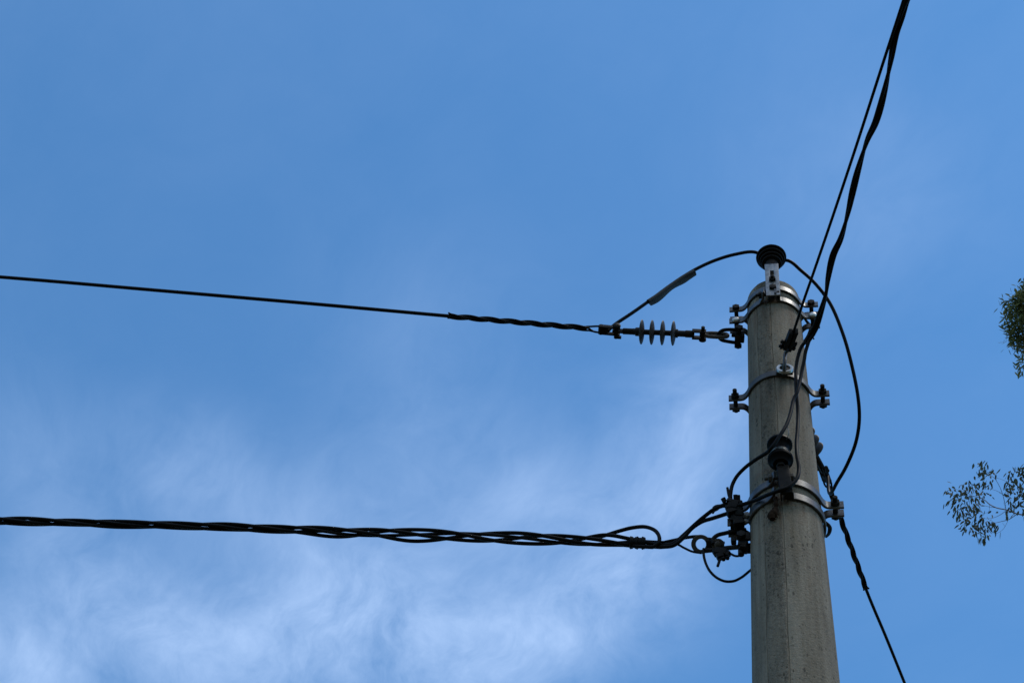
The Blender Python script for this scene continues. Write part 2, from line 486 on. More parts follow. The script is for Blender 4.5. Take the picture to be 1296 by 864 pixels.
# ------------------------------------------------------------------ pole bands
def add_bolt(parent, x, y0, y1, z, r=.0085, head='hex', material='dark', tip=.0, nutmat=None):
    """bolt lying along y through a pair of flanges: y0 is the side facing the camera"""
    bm = bmesh.new()
    cyl(bm, (x, y0-tip, z), (x, y1+.02, z), r, 14)
    if head == 'dome':
        pass
    b = obj('bolt', bm, material, parent)
    if head == 'dome':
        bm = bmesh.new()
        lathe(bm, [(.0165, 0), (.0175, .002), (.016, .006), (.011, .010), (.004, .012)], place((x, y0, z), (0, -1, 0)), 18)
        obj('bolt_head', bm, 'bright', b, 40)
    if head == 'hex':
        bm = bmesh.new()
        lathe(bm, [(.0150, 0), (.0165, .0015), (.0165, .012), (.0150, .0135)], place((x, y0-.0005, z), (0, -1, 0)), 6)
        obj('bolt_head', bm, material, b, 20)
    bm = bmesh.new()
    lathe(bm, [(.0150, 0), (.0165, .0015), (.0165, .012), (.0150, .0135)], place((x, y1+.0005, z), (0, 1, 0)), 6)
    obj('nut', bm, nutmat or material, b, 20)
    return b
def half_path(rad, d, side, fl, bulge=None, tipl=1, tipr=1, z=0):
    """side=-1 front half, +1 back half; returns plan path from -x to +x"""
    pts = []
    y = side*d
    a0 = math.asin(min(.9, (d+.024)/rad))
    if tipl:
        pts += [(-rad-fl, y), (-rad-fl*.55, y), (-rad-.021, y)]
        pts += [(-rad-.011, y+side*.0025), (-rad*math.cos(a0*.55)-.0035, side*(d+.0105))]
    a = a0
    arc = []
    n = 34
    s_ = a0 if tipl else 0.0; e_ = math.pi-(a0 if tipr else 0.0)
    for i in range(n+1):
        q = s_ + (e_-s_)*i/n
        arc.append((-rad*math.cos(q), side*rad*math.sin(q), q))
    if bulge:
        x0, x1, dep = bulge
        left = [(x, yy) for x, yy, q in arc if x < x0-.012]
        right = [(x, yy) for x, yy, q in arc if x > x1+.012]
        yy = side*math.sqrt(rad*rad-((x0+x1)/2)**2)
        mid = [(x0-.006, yy+side*.004), (x0-.001, yy+side*.012), (x0, yy+side*(dep*.6)), (x0+.001, yy+side*dep), (x0+.006, yy+side*(dep+.005)),
               (x1-.006, yy+side*(dep+.005)), (x1-.001, yy+side*dep), (x1, yy+side*(dep*.6)), (x1+.001, yy+side*.012), (x1+.006, yy+side*.004)]
        pts += left + mid + right
    else:
        pts += [(x, yy) for x, yy, q in arc]
    if tipr:
        pts += [(rad*math.cos(a0*.55)+.0035, side*(d+.0105)), (rad+.011, y+side*.0025)]
        pts += [(rad+.021, y), (rad+fl*.55, y), (rad+fl, y)]
    return [(x, yy, z) for x, yy in pts]
def band(label, z, d, matl, h=.036, th=.009, fl=.068, front=None, back=True, tips=(1, 1, 1, 1), rot=0.0, cat='clamp'):
    t = thing('pole_band', label, cat, (0, 0, z), rot, 'steel bands clamped round the concrete pole')
    rad = prad(z)+th/2+.0015
    fp = half_path(rad, d, -1, fl, front, tips[0], tips[1], z)
    if front:                                    # two quarters whose ends turn outwards
        k0 = next(i for i, p in enumerate(fp) if i > 6 and p[1] < -rad-.6*front[2]) + 1
        k1 = len(fp) - next(i for i, p in enumerate(fp[::-1]) if i > 6 and p[1] < -rad-.6*front[2]) - 1
        halves = [fp[:k0+1], fp[k1:]]
    else: halves = [fp]
    for q in halves:
        bm = bmesh.new(); ribbon(bm, smooth_path(q, 3), h, th)
        obj('front_strap', bm, matl, t, 40)
    bm = bmesh.new(); ribbon(bm, smooth_path(half_path(rad, d, 1, fl, None, tips[2], tips[3], z), 3), h, th)
    obj('back_strap', bm, matl, t, 40)
    return t, rad
zA, zB, zM, zC, zD = 6.832, 6.735, 6.150, 5.462, 5.380
HW = .0046
tA, rA = band('uppermost galvanised band, its strap passing behind the upright bracket at the pole top', zA, .0235, 'strap')
tB, rB = band('second galvanised band from the pole top, gripping the foot of the upright bracket', zB, .0235, 'strap', front=(-.040, .012, .040))
tM, rM = band('lone dull grey band with the bright eye ring on its front', zM, .0195, 'galv_dull')
tC, rC = band('galvanised band behind the foot of the black spool insulator', zC, .0175, 'strap', front=(-.034, .018, .024))
tD, rD = band('lowest galvanised band, stained with rust below the spool insulator', zD, .0235, 'strap', front=(-.036, .012, .020), tips=(1, 0, 1, 0))
for (tt, rr, z, d, sides, hd) in ((tA, rA, zA, .0235, (-1, 1), 'hex'), (tB, rB, zB, .0235, (-1, 1), 'dome')):
    for s in sides:
        add_bolt(tt, s*(rr+.040), -d-HW, d+HW, z, .0088, hd, 'dark', nutmat='dark')
for s in (-1, 1):
    add_bolt(tM, s*(rM+.043), -.0195-HW, .0195+HW, zM, .0085, 'hex', 'dark', tip=.036)
add_bolt(tC, rC+.040, -.0175-HW, .0175+HW, zC, .0090, 'hex', 'dark', tip=.032)
add_bolt(tC, -(rC+.040), -.0175-HW, .0175+HW, zC, .0090, 'hex', 'dark', tip=.02)
add_bolt(tD, -(rD+.040), -.0235-HW, .0235+HW, zD, .0090, 'hex', 'rust', tip=.015)
# cross bolts closing the U in front of bands A, B and C
def cross_bolt(parent, x0, x1, y, z, material='dark'):
    bm = bmesh.new()
    cyl(bm, (x0-.030, y, z), (x1+.020, y, z), .0065, 12)
    b = obj('bolt', bm, material, parent)
    bm = bmesh.new()
    lathe(bm, [(.0125, 0), (.014, .0015), (.014, .011), (.0125, .012)], place((x0-.0045, y, z), (-1, 0, 0)), 6)
    obj('nut', bm, material, b, 20)
    bm = bmesh.new()
    lathe(bm, [(.0125, 0), (.014, .0015), (.014, .011), (.0125, .012)], place((x1+.0045, y, z), (1, 0, 0)), 6)
    obj('nut', bm, material, b, 20)
cross_bolt(tB, -.040, .012, -rB-.022, zB)
cross_bolt(tC, -.034, .018, -rC-.014, zC, 'rust')
# closed eye on the middle band
ec = aty(993.3, 466.5, -(rM+.028)); EYE = ec
bm = bmesh.new()
lathe(bm, [(.0185, -.010), (.0305, -.010), (.0315, -.009), (.0315, .009), (.0305, .010), (.0185, .010), (.0175, .009), (.0175, -.009), (.0185, -.010)][:8], place(ec, (0.05, -1, -.06)), 36)
# open the centre: rebuild as a proper ring (no caps)
bm.free(); bm = bmesh.new()
def ringbar(bm, c, axis, ro, ri, hw, seg=36):
    m = place(c, axis); e = min(hw, ro-ri)*.15
    prof = [(ri+e, -hw), (ro-e, -hw), (ro, -hw+e), (ro, hw-e), (ro-e, hw), (ri+e, hw), (ri, hw-e), (ri, -hw+e)]
    rg = [[bm.verts.new(m @ Vector((r*math.cos(2*math.pi*k/seg), r*math.sin(2*math.pi*k/seg), h))) for r, h in prof] for k in range(seg)]
    for k in range(seg):
        for q in range(8):
            bm.faces.new((rg[k][q], rg[k][(q+1) % 8], rg[(k+1) % seg][(q+1) % 8], rg[(k+1) % seg][q]))
ringbar(bm, ec, (0.05, -1, .05), .0312, .0205, .0055)
obj('eye_ring', bm, 'bright', tM, 35)
bm = bmesh.new()
box(bm, (ec.x-.002, -(rM+.010), zM-.004), (.062, .016, .034), None, .003)
obj('eye_base', bm, 'galv_dull', tM, 35)

# ------------------------------------------------------------------ top insulator on its bracket
def hexhead(bm, c, axis, r=.0165, h=.012):
    lathe(bm, [(r*.9, 0), (r, .0015), (r, h-.0015), (r*.9, h)], place(c, axis), 6)
yb = -(rB+.030)
BX = .0015-.012
pb = aty(978, 374, yb); ptop = aty(977, 334.5, yb)
z0, z1 = pb.z, ptop.z
xc0, xc1 = pb.x, ptop.x
t = thing('pin_insulator', 'black ribbed pin insulator on the shiny upright bracket, crowning the pole top', 'insulator', (xc0, yb, z0))
bm = bmesh.new()
hwid = .0288; slot = .0078; th = .006
def zpy(py): return aty(977.5, py, yb).z
zs1, zs0 = zpy(343.0), zpy(356.5)
hb1, hb0 = zpy(361.0), zpy(369)
xm = (xc0+xc1)/2
box(bm, (xm-hwid+(hwid-slot)/2, yb, (z0+z1)/2), (hwid-slot, th, z1-z0), None, .002)
box(bm, (xm+hwid-(hwid-slot)/2, yb, (z0+z1)/2), (hwid-slot, th, z1-z0), None, .002)
box(bm, (xm, yb, (zs1+z1)/2), (slot*2+.001, th-.0006, z1-zs1), None, .0005)
box(bm, (xm, yb, (z0+zs0)/2), (slot*2+.001, th-.0006, zs0-z0), None, .0005)
# bent top plate going back over the pole
box(bm, (xm, yb+.036, z1+.002), (hwid*2, .072, th), None, .002)
# folded edges of the channel
for s in (-1, 1):
    box(bm, (xm+s*(hwid-.0028), yb+.016, (z0+z1)/2), (.0052, .027, z1-z0-.006), None, .0015)
obj('mount_bracket', bm, 'galv', t, 35)
bm = bmesh.new()
cz = zs0+.006
cyl(bm, (xm, yb-.026, cz+.004), (xm, yb+.022, cz+.004), .0075, 12)
bo = obj('bolt', bm, 'dark', t)
bm = bmesh.new(); hexhead(bm, (xm, yb-.0035, cz+.004), (0, -1, 0), .0155, .012); obj('nut', bm, 'dark', bo, 20)
bm = bmesh.new()
cyl(bm, (xm, yb-.014, (hb0+hb1)/2), (xm, yb+.06, (hb0+hb1)/2), .0075, 12)
bo = obj('bolt', bm, 'dark', t)
bm = bmesh.new(); hexhead(bm, (xm, yb-.0035, (hb0+hb1)/2), (0, -1, 0), .0165, .010); obj('nut', bm, 'dark', bo, 20)
ya = yb+.030
INS = Vector((aty(976, 326, ya).x, ya, z1+.006))
bm = bmesh.new()
zr = aty(976, 326.5, ya).z - INS.z            # height of the widest rim above the bracket
prof = [(.020, -.001), (.026, .002), (.028, zr-.058), (.041, zr-.056), (.043, zr-.052), (.0325, zr-.046),
        (.034, zr-.040), (.0485, zr-.038), (.0505, zr-.034), (.040, zr-.027), (.043, zr-.021), (.0565, zr-.019), (.0585, zr-.015), (.047, zr-.009),
        (.050, zr-.003), (.0635, zr-.001), (.0655, zr+.003), (.061, zr+.010), (.044, zr+.021), (.032, zr+.029), (.029, zr+.037), (.032, zr+.046),
        (.037, zr+.050), (.037, zr+.060), (.030, zr+.068), (.012, zr+.071)]
prof = [(r, h) for r, h in prof]
fix = []; last = -9
for r, h in prof:
    h = max(h, last+.0008); fix.append((r, h)); last = h
lathe(bm, fix, Matrix.Translation(INS), 56)
obj('insulator_body', bm, 'poly', t, 30)
bm = bmesh.new()
torus(bm, INS+Vector((0, 0, zr+.037)), (0, 0, 1), .0325, .003, 30, 8)
obj('tie_wire', bm, 'tie', t)
GROOVE = INS+Vector((0, 0, zr+.037))

# ------------------------------------------------------------------ dead-end chain to the left (and its twin behind)
OL = atz(930, 425, 6.682)
EL_ = atz(765, 418, 6.682)
hd = (EL_-OL); HEAD_L = math.atan2(hd.y, hd.x)
PB = atz(1041, 593, 6.682); PE = atz(1098, 750, 6.682)
hd2 = PE-PB; HEAD_R = math.atan2(hd2.y, hd2.x)
OR_ = PB - Vector((math.cos(HEAD_R), math.sin(HEAD_R), 0))*.495
P563 = atz(563, 399.5, 6.682)
def L2W(o, h):
    return Matrix.Translation(o) @ Matrix.Rotation(h, 4, 'Z')
ML = L2W(OL, HEAD_L)
def W(x, y=0, z=0): return ML @ Vector((x, y, z))
AX = (ML.to_3x3() @ Vector((1, 0, 0)))
SY = (ML.to_3x3() @ Vector((0, 1, 0)))
_b = ML @ Vector((.495, 0, 0)); HEAD_G = math.atan2(P563.y-_b.y, P563.x-_b.x)
MG = L2W(_b - Vector((math.cos(HEAD_G), math.sin(HEAD_G), 0))*.495, HEAD_G)
# which local direction faces up in the picture: the bow of the shackle opens in the horizontal plane
def strain():
    t = thing('strain_insulator', 'four-disc grey strain insulator pulling out left of the pole top', 'insulator', OL, HEAD_L, 'four-disc strain insulators')
    TILT = (W(.32)-CAM).normalized()*.13
    bm = bmesh.new()
    lathe(bm, [(.012, .205), (.0135, .207), (.0135, .235), (.0185, .237), (.0185, .249), (.0115, .252), (.0115, .395), (.0185, .398), (.0185, .414), (.014, .416), (.014, .425)], place(W(0), AX), 24)
    obj('core_rod', bm, 'rod', t, 30)
    for s in (.2555, .3005, .3450, .3880):
        bm = bmesh.new()
        lathe(bm, [(.0118, -.0105), (.022, -.0085), (.038, -.0055), (.049, -.0026), (.0525, -.0006), (.0530, .0010), (.0515, .0026), (.044, .0050), (.032, .0070), (.020, .0090), (.0118, .0115)], place(W(s), AX+TILT), 44)
        obj('shed', bm, 'silicone', t, 60)
    # pole-side clevis fork
    bm = bmesh.new()
    cyl(bm, W(.168), W(.207), .0155, 20)
    for s in (-1, 1):
        box(bm, W(.148, s*.0165), (.058, .006, .026), ML.to_3x3(), .002)
    box(bm, W(.1725, 0), (.010, .038, .026), ML.to_3x3(), .002)
    e = obj('end_fitting', bm, 'dark', t, 30)
    bm = bmesh.new()
    cyl(bm, W(.133, -.030), W(.133, .038), .008, 14)
    lathe(bm, [(.0145, 0), (.0155, .001), (.0155, .008), (.0145, .009)], place(W(.133, -.021), -SY), 18)
    obj('clevis_pin', bm, 'dark', e, 30)
    # line-side tongue
    bm = bmesh.new()
    cyl(bm, W(.421), W(.468), .0135, 20)
    box(bm, W(.487), (.050, .010, .026), ML.to_3x3(), .003)
    obj('end_fitting', bm, 'dark', t, 30)
    return t
sL = strain()
def loop_bar(bm, l0, l1, w, r, plane='y', taper=1.0):
    """closed oval link between local x l0 and l1"""
    pts = []
    hw = w/2
    for i in range(28):
        a = 2*math.pi*i/28
        c, s = math.cos(a), math.sin(a)
        x = (l0+l1)/2 + (l1-l0)/2*math.copysign(abs(c)**.75, c)
        yv = hw*math.copysign(abs(s)**.75, s)
        pts.append(W(x, yv, 0) if plane == 'y' else W(x, 0, yv))
    pts.append(pts[0])
    tube(bm, pts, r, 10, 3, False)
def link():
    t = thing('eye_link', 'flat twisted steel link between shackle and left strain insulator', 'chain link', W(.06), HEAD_L, 'twisted eye links')
    bm = bmesh.new()
    loop_bar(bm, .030, .125, .030, .0085, 'z')
    obj('eye_loop', bm, 'rust', t)
    bm = bmesh.new()
    box(bm, W(.128), (.036, .014, .024), ML.to_3x3(), .003)
    obj('tongue', bm, 'dark', t)
    return t
lk = link()
def shackle():
    t = thing('bow_shackle', 'dark bow shackle hooked on the band flange left of the pole top', 'shackle', W(0), HEAD_L)
    bm = bmesh.new()
    tube(bm, [W(-.022, .030), W(.0, .030), W(.030, .029), W(.052, .024), W(.066, .010), W(.066, -.008), W(.054, -.022), W(.030, -.028), W(0, -.032), W(-.026, -.034)], .0075, 12, 6)
    obj('bow', bm, 'dark', t)
    bm = bmesh.new()
    cyl(bm, W(-.016, -.052), W(-.016, .044), .0095, 14)
    lathe(bm, [(.015, 0), (.017, .0015), (.017, .013), (.015, .014)], place(W(-.016, .034), SY), 6)
    lathe(bm, [(.015, 0), (.017, .0015), (.017, .013), (.015, .014)], place(W(-.016, -.040), -SY), 6)
    obj('shackle_pin', bm, 'dark', t, 25)
    bm = bmesh.new()
    box(bm, W(-.020, -.004), (.040, .034, .044), ML.to_3x3(), .005)
    box(bm, W(.006, .004), (.016, .014, .016), ML.to_3x3(), .003)
    obj('shackle_block', bm, 'dark', t, 25)
    return t
shackle()
WL, ML0, SY0 = W, ML, SY
ML = MG; SY = ML.to_3x3() @ Vector((0, 1, 0))
def thimble():
    t = thing('thimble_clevis', 'dark thimble clevis holding the cable end left of the four discs', 'clevis', W(.495), HEAD_G, 'thimble clevises')
    bm = bmesh.new()
    for s in (-1, 1):
        box(bm, W(.520, s*.0165), (.082, .006, .022), ML.to_3x3(), .002)
    box(bm, W(.548, 0), (.036, .026, .020), ML.to_3x3(), .004)
    cyl(bm, W(.560, -.021), W(.560, .021), .012, 18)
    obj('fork', bm, 'dark', t, 30)
    bm = bmesh.new()
    cyl(bm, W(.495, -.036), W(.495, .030), .009, 14)
    lathe(bm, [(.0150, 0), (.0175, .002), (.0165, .008), (.008, .012)], place(W(.495, .0215), SY), 18)
    box(bm, W(.487, -.030), (.030, .010, .014), ML.to_3x3(), .002)
    obj('clevis_pin', bm, 'dark', t, 30)
    return t
th_ = thimble()
G0, G1 = .565, 1.215
def grip():
    t = thing('helical_grip', 'twisted helical grip wound round the upper left conductor end', 'cable grip', W(G0), HEAD_G, 'helical cable grips')
    for k in range(3):
        pts = []
        n = 120
        for i in range(n+1):
            u = i/n; x = G0+.045+(G1-G0-.045)*u
            rr = .0095
            a = k*2*math.pi/3 + 2*math.pi*(x-G0)/.27
            if u > .985: rr += (u-.985)*.30
            pts.append(W(x, rr*math.cos(a), rr*math.sin(a)))
        s = 1 if k == 0 else -1
        lead = [W(.556, s*.0135), W(.572, s*.0150), W(.592, s*.0125)]
        bm = bmesh.new(); tube(bm, lead+pts, .0043, 8, 2)
        obj('grip_wire', bm, 'cable_old', t, 60)
    return t
gp = grip()
P4 = atz(1024.5, 563, 6.682)
HR1 = math.atan2(PB.y-P4.y, PB.x-P4.x)
TR1 = L2W(PB - Vector((math.cos(HR1), math.sin(HR1), 0))*.495, HR1)
TO_R = L2W(OR_, HEAD_R)
for src, lab, frm, to, hd_ in ((sL, 'four-disc strain insulator half hidden behind the pole, discs peeping out right', ML0, TR1, HR1),
                 (lk, 'flat twisted steel link hidden behind the concrete pole', ML0, TR1, HR1),
                 (th_, 'dark thimble clevis right behind the pole where the hanging black jumper ends', MG, TO_R, HEAD_R),
                 (gp, 'twisted helical grip on the cable running away behind the pole at lower right', MG, TO_R, HEAD_R)):
    c = copy_tree(src)
    c.location = to @ (frm.inverted() @ Vector(src.location))
    c.rotation_euler = (R(48) if src is not gp else 0, 0, hd_)
    c['label'] = lab
def WR(x, y=0, z=0): return TO_R @ Vector((x, y, z))

# ------------------------------------------------------------------ conductors
def cable(name, label, cat, pts, r, material='cable', sm=8, group=None, seg=12):
    bm = bmesh.new(); tube(bm, pts, r, seg, sm)
    return tag(obj(name, bm, material, None, 60), label, cat, group)
# left conductor: leaves the grip, climbs very slightly to the next pole
p0 = W(.62); p563 = atz(563, 399.5, 6.682); p0px = atz(0, 350.5, 6.682)
dv = (p0px-p563).normalized()
far = [p0px+dv*d+Vector((0, 0, -.0010*d*(26-d))) for d in (2, 6, 12, 18, 24)]
cable('overhead_conductor', 'single black conductor stretching to the upper left edge from the twisted grip', 'power cable',
      [p0, W(.9), W(1.2), atz(400, 384.8, 6.682), atz(200, 367.5, 6.682), p0px]+far, .0079)
# conductor going away behind the pole
e1 = atz(1098, 750, 6.682); e2 = atz(1145, 864, 6.682)
dv = (e2-e1).normalized()
cable('overhead_conductor', 'single black conductor slanting to the bottom edge right of the pole', 'power cable',
      [WR(.60), WR(.9), e1, atz(1121.5, 806, 6.682), e2]+[e2+dv*d+Vector((0, 0, -.0010*d*(26-d))) for d in (2, 6, 12, 18, 24)], .0073)
# jumper over the top insulator
jp = [(756, 419, None), (777, 411.5, -.045), (800, 396, -.052), (822, 380.5, -.06), (852, 358.5, -.07), (880, 341, -.08), (905, 329.5, -.09), (930, 322, -.10), (955, 319, -.105)]
J = [W(.53, 0, -.006)] + [aty(a, b, c) for a, b, c in jp[1:]]
J += [GROOVE+Vector((.002, .034, 0))]
J += [aty(a, b, c) for a, b, c in [(998, 330, -.09), (1014, 342.5, -.05), (1031, 358, -.01), (1050, 383, .05), (1067, 423, .13), (1078, 462, .21), (1086, 503, .30),
      (1087.5, 532, .38), (1083, 560, .46), (1071, 590, .56), (1060, 609, .64), (1050.5, 624.5, .73)]]
J += [WR(.53, -.012, .0)]
cable('jumper_cable', 'black jumper cable looping over the pole top insulator and down the right side', 'power cable', J, .0076)
# sleeve clipped on the jumper
def sleeve():
    cl = [aty(a, b, c) for a, b, c in [(820.5, 381.5, -.062), (832, 374, -.064), (845, 364.5, -.068), (856, 356.5, -.072), (866, 350, -.076), (879, 343.5, -.08)]]
    P = smooth_path(cl, 6); n = len(P)
    vd = (P[n//2]-CAM).normalized()
    bm = bmesh.new(); rings = []
    for i in range(n):
        T = (P[min(i+1, n-1)]-P[max(i-1, 0)]).normalized()
        S_ = T.cross(vd).normalized()                       # lies across the cable
        if S_.z > 0: S_ = -S_
        S_ = (S_ + vd*.35).normalized()
        Nn = T.cross(S_).normalized()
        w = .0235+.004*math.sin(i*.35)
        ring = []
        for k in range(18):
            a = 2*math.pi*k/18
            if math.cos(a) < 0: x = .0098*math.cos(a); y = .0098*math.sin(a)
            else: x = w*math.cos(a)**.7; y = (.0098-.0065*math.cos(a))*math.sin(a)
            ring.append(bm.verts.new(P[i]+S_*x+Nn*y))
        rings.append(ring)
    for i in range(n-1):
        for k in range(18): bm.faces.new((rings[i][k], rings[i][(k+1) % 18], rings[i+1][(k+1) % 18], rings[i+1][k]))
    bm.faces.new(rings[0][::-1]); bm.faces.new(rings[-1])
    tag(obj('cable_sleeve', bm, 'sleeve', None, 40), 'dark grey folded sleeve clipped on the jumper above the four discs', 'sleeve')
sleeve()

# ------------------------------------------------------------------ service wire and wedge clamp on the eye
zw = 6.16
ws = [(1146, -8), (1143, 2), (1115, 88), (1085.3, 180), (1058, 262), (1031, 341), (1017, 381), (1006, 415)]
sw = [atz(a, b, zw) for a, b in ws]
dv = (sw[0]-sw[2]).normalized()
sw = [sw[0]+dv*d+Vector((0, 0, -.0015*d*(26-d))) for d in (24, 16, 8, 3, 1)] + sw
clampA, clampB = atz(1005.5, 417, zw), aty(994, 446.5, -(rM+.055))
cable('service_wire', 'thin black wire climbing straight to the top edge from the wedge clamp', 'power cable', sw+[clampA*.5+clampB*.5], .0052)
def wedge():
    ax = (clampA-clampB).normalized(); ln = (clampA-clampB).length
    t = thing('wedge_clamp', 'small dark wedge clamp hanging in the bright eye ring', 'cable clamp', clampB)
    m = basis(ax, (1, 0, 0)).to_3x3()
    x_, y_ = m @ Vector((1, 0, 0)), m @ Vector((0, 1, 0))
    bm = bmesh.new()
    c = clampB+ax*(ln*.56)
    box(bm, c+x_*.009, (.014, .026, ln*.80), m, .003)
    box(bm, c-x_*.010, (.014, .026, ln*.72), m, .003)
    box(bm, c+ax*(-ln*.1), (.030, .016, ln*.45), m, .003)
    obj('clamp_body', bm, 'dark', t, 30)
    for k, o in enumerate((-.30, -.12)):
        bm = bmesh.new()
        q = c+ax*(ln*o)
        cyl(bm, q-x_*.034, q+x_*.030, .0055, 10)
        lathe(bm, [(.010, 0), (.0115, .001), (.0115, .010), (.010, .011)], place(q+x_*.017, x_), 6)
        lathe(bm, [(.010, 0), (.0115, .001), (.0115, .010), (.010, .011)], place(q-x_*.018, -x_), 6)
        obj('bolt', bm, 'dark', t, 25)
    bm = bmesh.new()
    e = EYE
    tube(bm, [clampB+ax*.02+x_*.004, clampB+x_*.001, e+Vector((.002, -.026, .014)), e+Vector((-.001, -.022, -.010)), e+Vector((-.003, -.004, -.024)), e+Vector((-.006, .016, -.012)), e+Vector((-.010, .014, .012)), e+Vector((-.010, -.004, .030))], .0072, 10, 6)
    obj('bail', bm, 'galv_dull', t)
wedge()

# ------------------------------------------------------------------ twisted pair coming overhead
def helix(center, r, lay, phase, s0=0.0, slack=0.0, k=0):
    out = []; s = s0
    n = len(center)
    for i in range(n):
        T = (center[min(i+1, n-1)]-center[max(i-1, 0)]).normalized()
        a = Vector((0, 0, 1)); Nn = (a-T*a.dot(T)).normalized(); B = T.cross(Nn)
        if i: s += (center[i]-center[i-1]).length
        ph = phase + 2*math.pi*s/lay + slack*(math.sin(s*1.9)+.5*math.sin(s*4.7+1)+.45*math.sin(s*3.1+k*1.7))
        rr = r(s) if callable(r) else r
        out.append(center[i]+Nn*(rr*math.cos(ph))+B*(rr*math.sin(ph)))
    return out
bpx = [(1154, -10), (1148, 2), (1141, 22), (1133.5, 43), (1127.5, 76), (1119.5, 115), (1108.5, 154), (1097.5, 178), (1086, 215), (1079, 243), (1073, 270), (1064, 302), (1054.5, 323), (1048, 352), (1045.2, 372), (1038, 397), (1032.5, 413), (1027.5, 423)]
bc = [atz(a, b, 6.17-.05*max(0, (b-250)/173)**2) for a, b in bpx]
dv = (bc[0]-bc[4]).normalized()
bc = [bc[0]+dv*d+Vector((0, 0, -.0015*d*(26-d))) for d in (24, 18, 12, 8, 5, 3, 1.5, .6)] + bc
bcs = smooth_path(bc, 14)
tp = thing('twisted_cable', 'thick twisted pair of black cables sweeping up to the top right edge', 'power cable', bc[-1])
hA = helix(bcs, .0060, .56, 1.0); hB = helix(bcs, .0060, .56, 1.0+math.pi)
dA = [(1021, 430.5, -.285), (1014.6, 438.5, -.27), (1010, 451, -.25), (1007.6, 465, -.235), (1007.3, 481, -.225), (1007.9, 498, -.21), (1009.8, 520, -.19), (1009.2, 545, -.185), (1008, 560, -.185),
      (1008.8, 577, -.185), (1011, 592, -.18), (1008.2, 606, -.18), (998, 616, -.18), (986, 620.5, -.175), (970, 626.5, -.145), (954, 633.5, -.095), (940, 638, -.07), (930, 640, -.06)]
dB = [(1023.8, 431.5, -.285), (1019.6, 445, -.265), (1017.6, 457, -.25), (1015.6, 466, -.24), (1012.8, 480, -.232), (1008.8, 496, -.228), (1004.6, 505, -.224), (1000.4, 523, -.222), (995, 538, -.222), (988, 549.5, -.222),
      (981.5, 559.5, -.216), (975.5, 567.5, -.206), (970.5, 572.5, -.185), (957, 581, -.15), (943, 591.5, -.11), (933, 602, -.085), (927, 613, -.07), (924.6, 626, -.06), (925, 634, -.055)]
# choose which strand drops to which lead by the nearer end
first = aty(*dA[0])
if (hA[-1]-first).length > (hB[-1]-first).length: hA, hB = hB, hA
for h, d in ((hA, dA), (hB, dB)):
    bm = bmesh.new(); tube(bm, h[:-1]+smooth_path([aty(*q) for q in d], 6), .0066, 10, 2)
    obj('cable_strand', bm, 'cable', tp, 60)
for (a, b, y, dx, dy) in ((1021, 438, -.28, -3, -6), (1031, 417, -.29, 5, -2), (1026, 424, -.29, 4, 5)):
    bm = bmesh.new()
    q = aty(a, b, y); q2 = aty(a+dx, b+dy, y-.01)
    tube(bm, [q, q*.5+q2*.5+Vector((.002, 0, .001)), q2], .0028, 6, 2)
    obj('tie_end', bm, 'tape', tp)

# ------------------------------------------------------------------ spool insulator on lower bands
yi = -.165
su = aty(986.7, 563, yi); sl = aty(987.8, 581.5, yi)
t = thing('spool_insulator', 'black two-disc spool insulator standing on a dark bracket on the pole front', 'insulator', (su.x, yi, zD))
H = su.z-sl.z
xi = (su.x+sl.x)/2
bm = bmesh.new()
rS = .0435
lathe(bm, [(.018, -.030), (.026, -.028), (.029, -.020), (.037, -.013), (rS-.001, -.008), (rS, -.003), (rS, .004), (rS-.003, .008), (.034, .012), (.0285, .020), (.027, H*.5), (.0285, H-.020),
           (.034, H-.012), (rS-.003, H-.008), (rS, H-.004), (rS, H+.004), (rS-.003, H+.009), (.034, H+.014), (.020, H+.018), (.006, H+.019)], Matrix.Translation((xi, yi, sl.z)), 44)
obj('insulator_body', bm, 'porcelain', t, 35)
bm = bmesh.new()
torus(bm, (xi, yi, sl.z+.020), (.05, 0, 1), .0335, .0032, 32, 8)
torus(bm, (xi, yi, sl.z+.027), (-.05, 0, 1), .0330, .0030, 32, 8)
tube(bm, [aty(995, 556, yi-.03), aty(997.5, 551, yi-.05), aty(998, 545, yi-.055), aty(996.5, 541, yi-.055)], .0014, 6, 5)
obj('tie_wire', bm, 'tie', t)
bm = bmesh.new()
bt = aty(991, 592, yi); bb = aty(995.5, 622, yi)
axb = (bt-bb)
mb = basis(axb, (1, 0, 0)).to_3x3()
box(bm, (bt+bb)/2, (.040, .012, axb.length+.02), mb, .003)
for s in (-1, 1):
    box(bm, (bt+bb)/2+mb @ Vector((s*.0185, .017, 0)), (.0045, .026, axb.length+.015), mb, .0015)
box(bm, bb+Vector((.008, .012, -.006)), (.030, .024, .008), None, .002)
obj('bracket', bm, 'dark', t, 30)
bm = bmesh.new()
cyl(bm, (xi, yi, sl.z-.05), (xi, yi, sl.z+H+.008), .0085, 14)
hexhead(bm, (xi, yi, sl.z-.031), (0, 0, -1), .016, .012)
obj('pin', bm, 'dark', t, 30)
# rusty stain hanging bar under the lowest band
bm = bmesh.new()
ra, rb = aty(981.5, 630, -(rD+.012)), aty(978, 654, -(prad(5.30)+.006))
rm = aty(981.5, 643, -(rD+.004))
tube(bm, [ra, aty(982.5, 637, -(rD+.012)), rm, aty(980, 648.5, -(rD+.003)), aty(976.5, 651.5, -(rD+.002)), aty(977.5, 656.5, -(rD-.001))],
     lambda u: .0075+.0065*max(0, math.sin((u-.35)*4.2))+.0012*math.sin(u*31), 10, 5)
obj('rusty_tongue', bm, 'rusted', tD, 30)
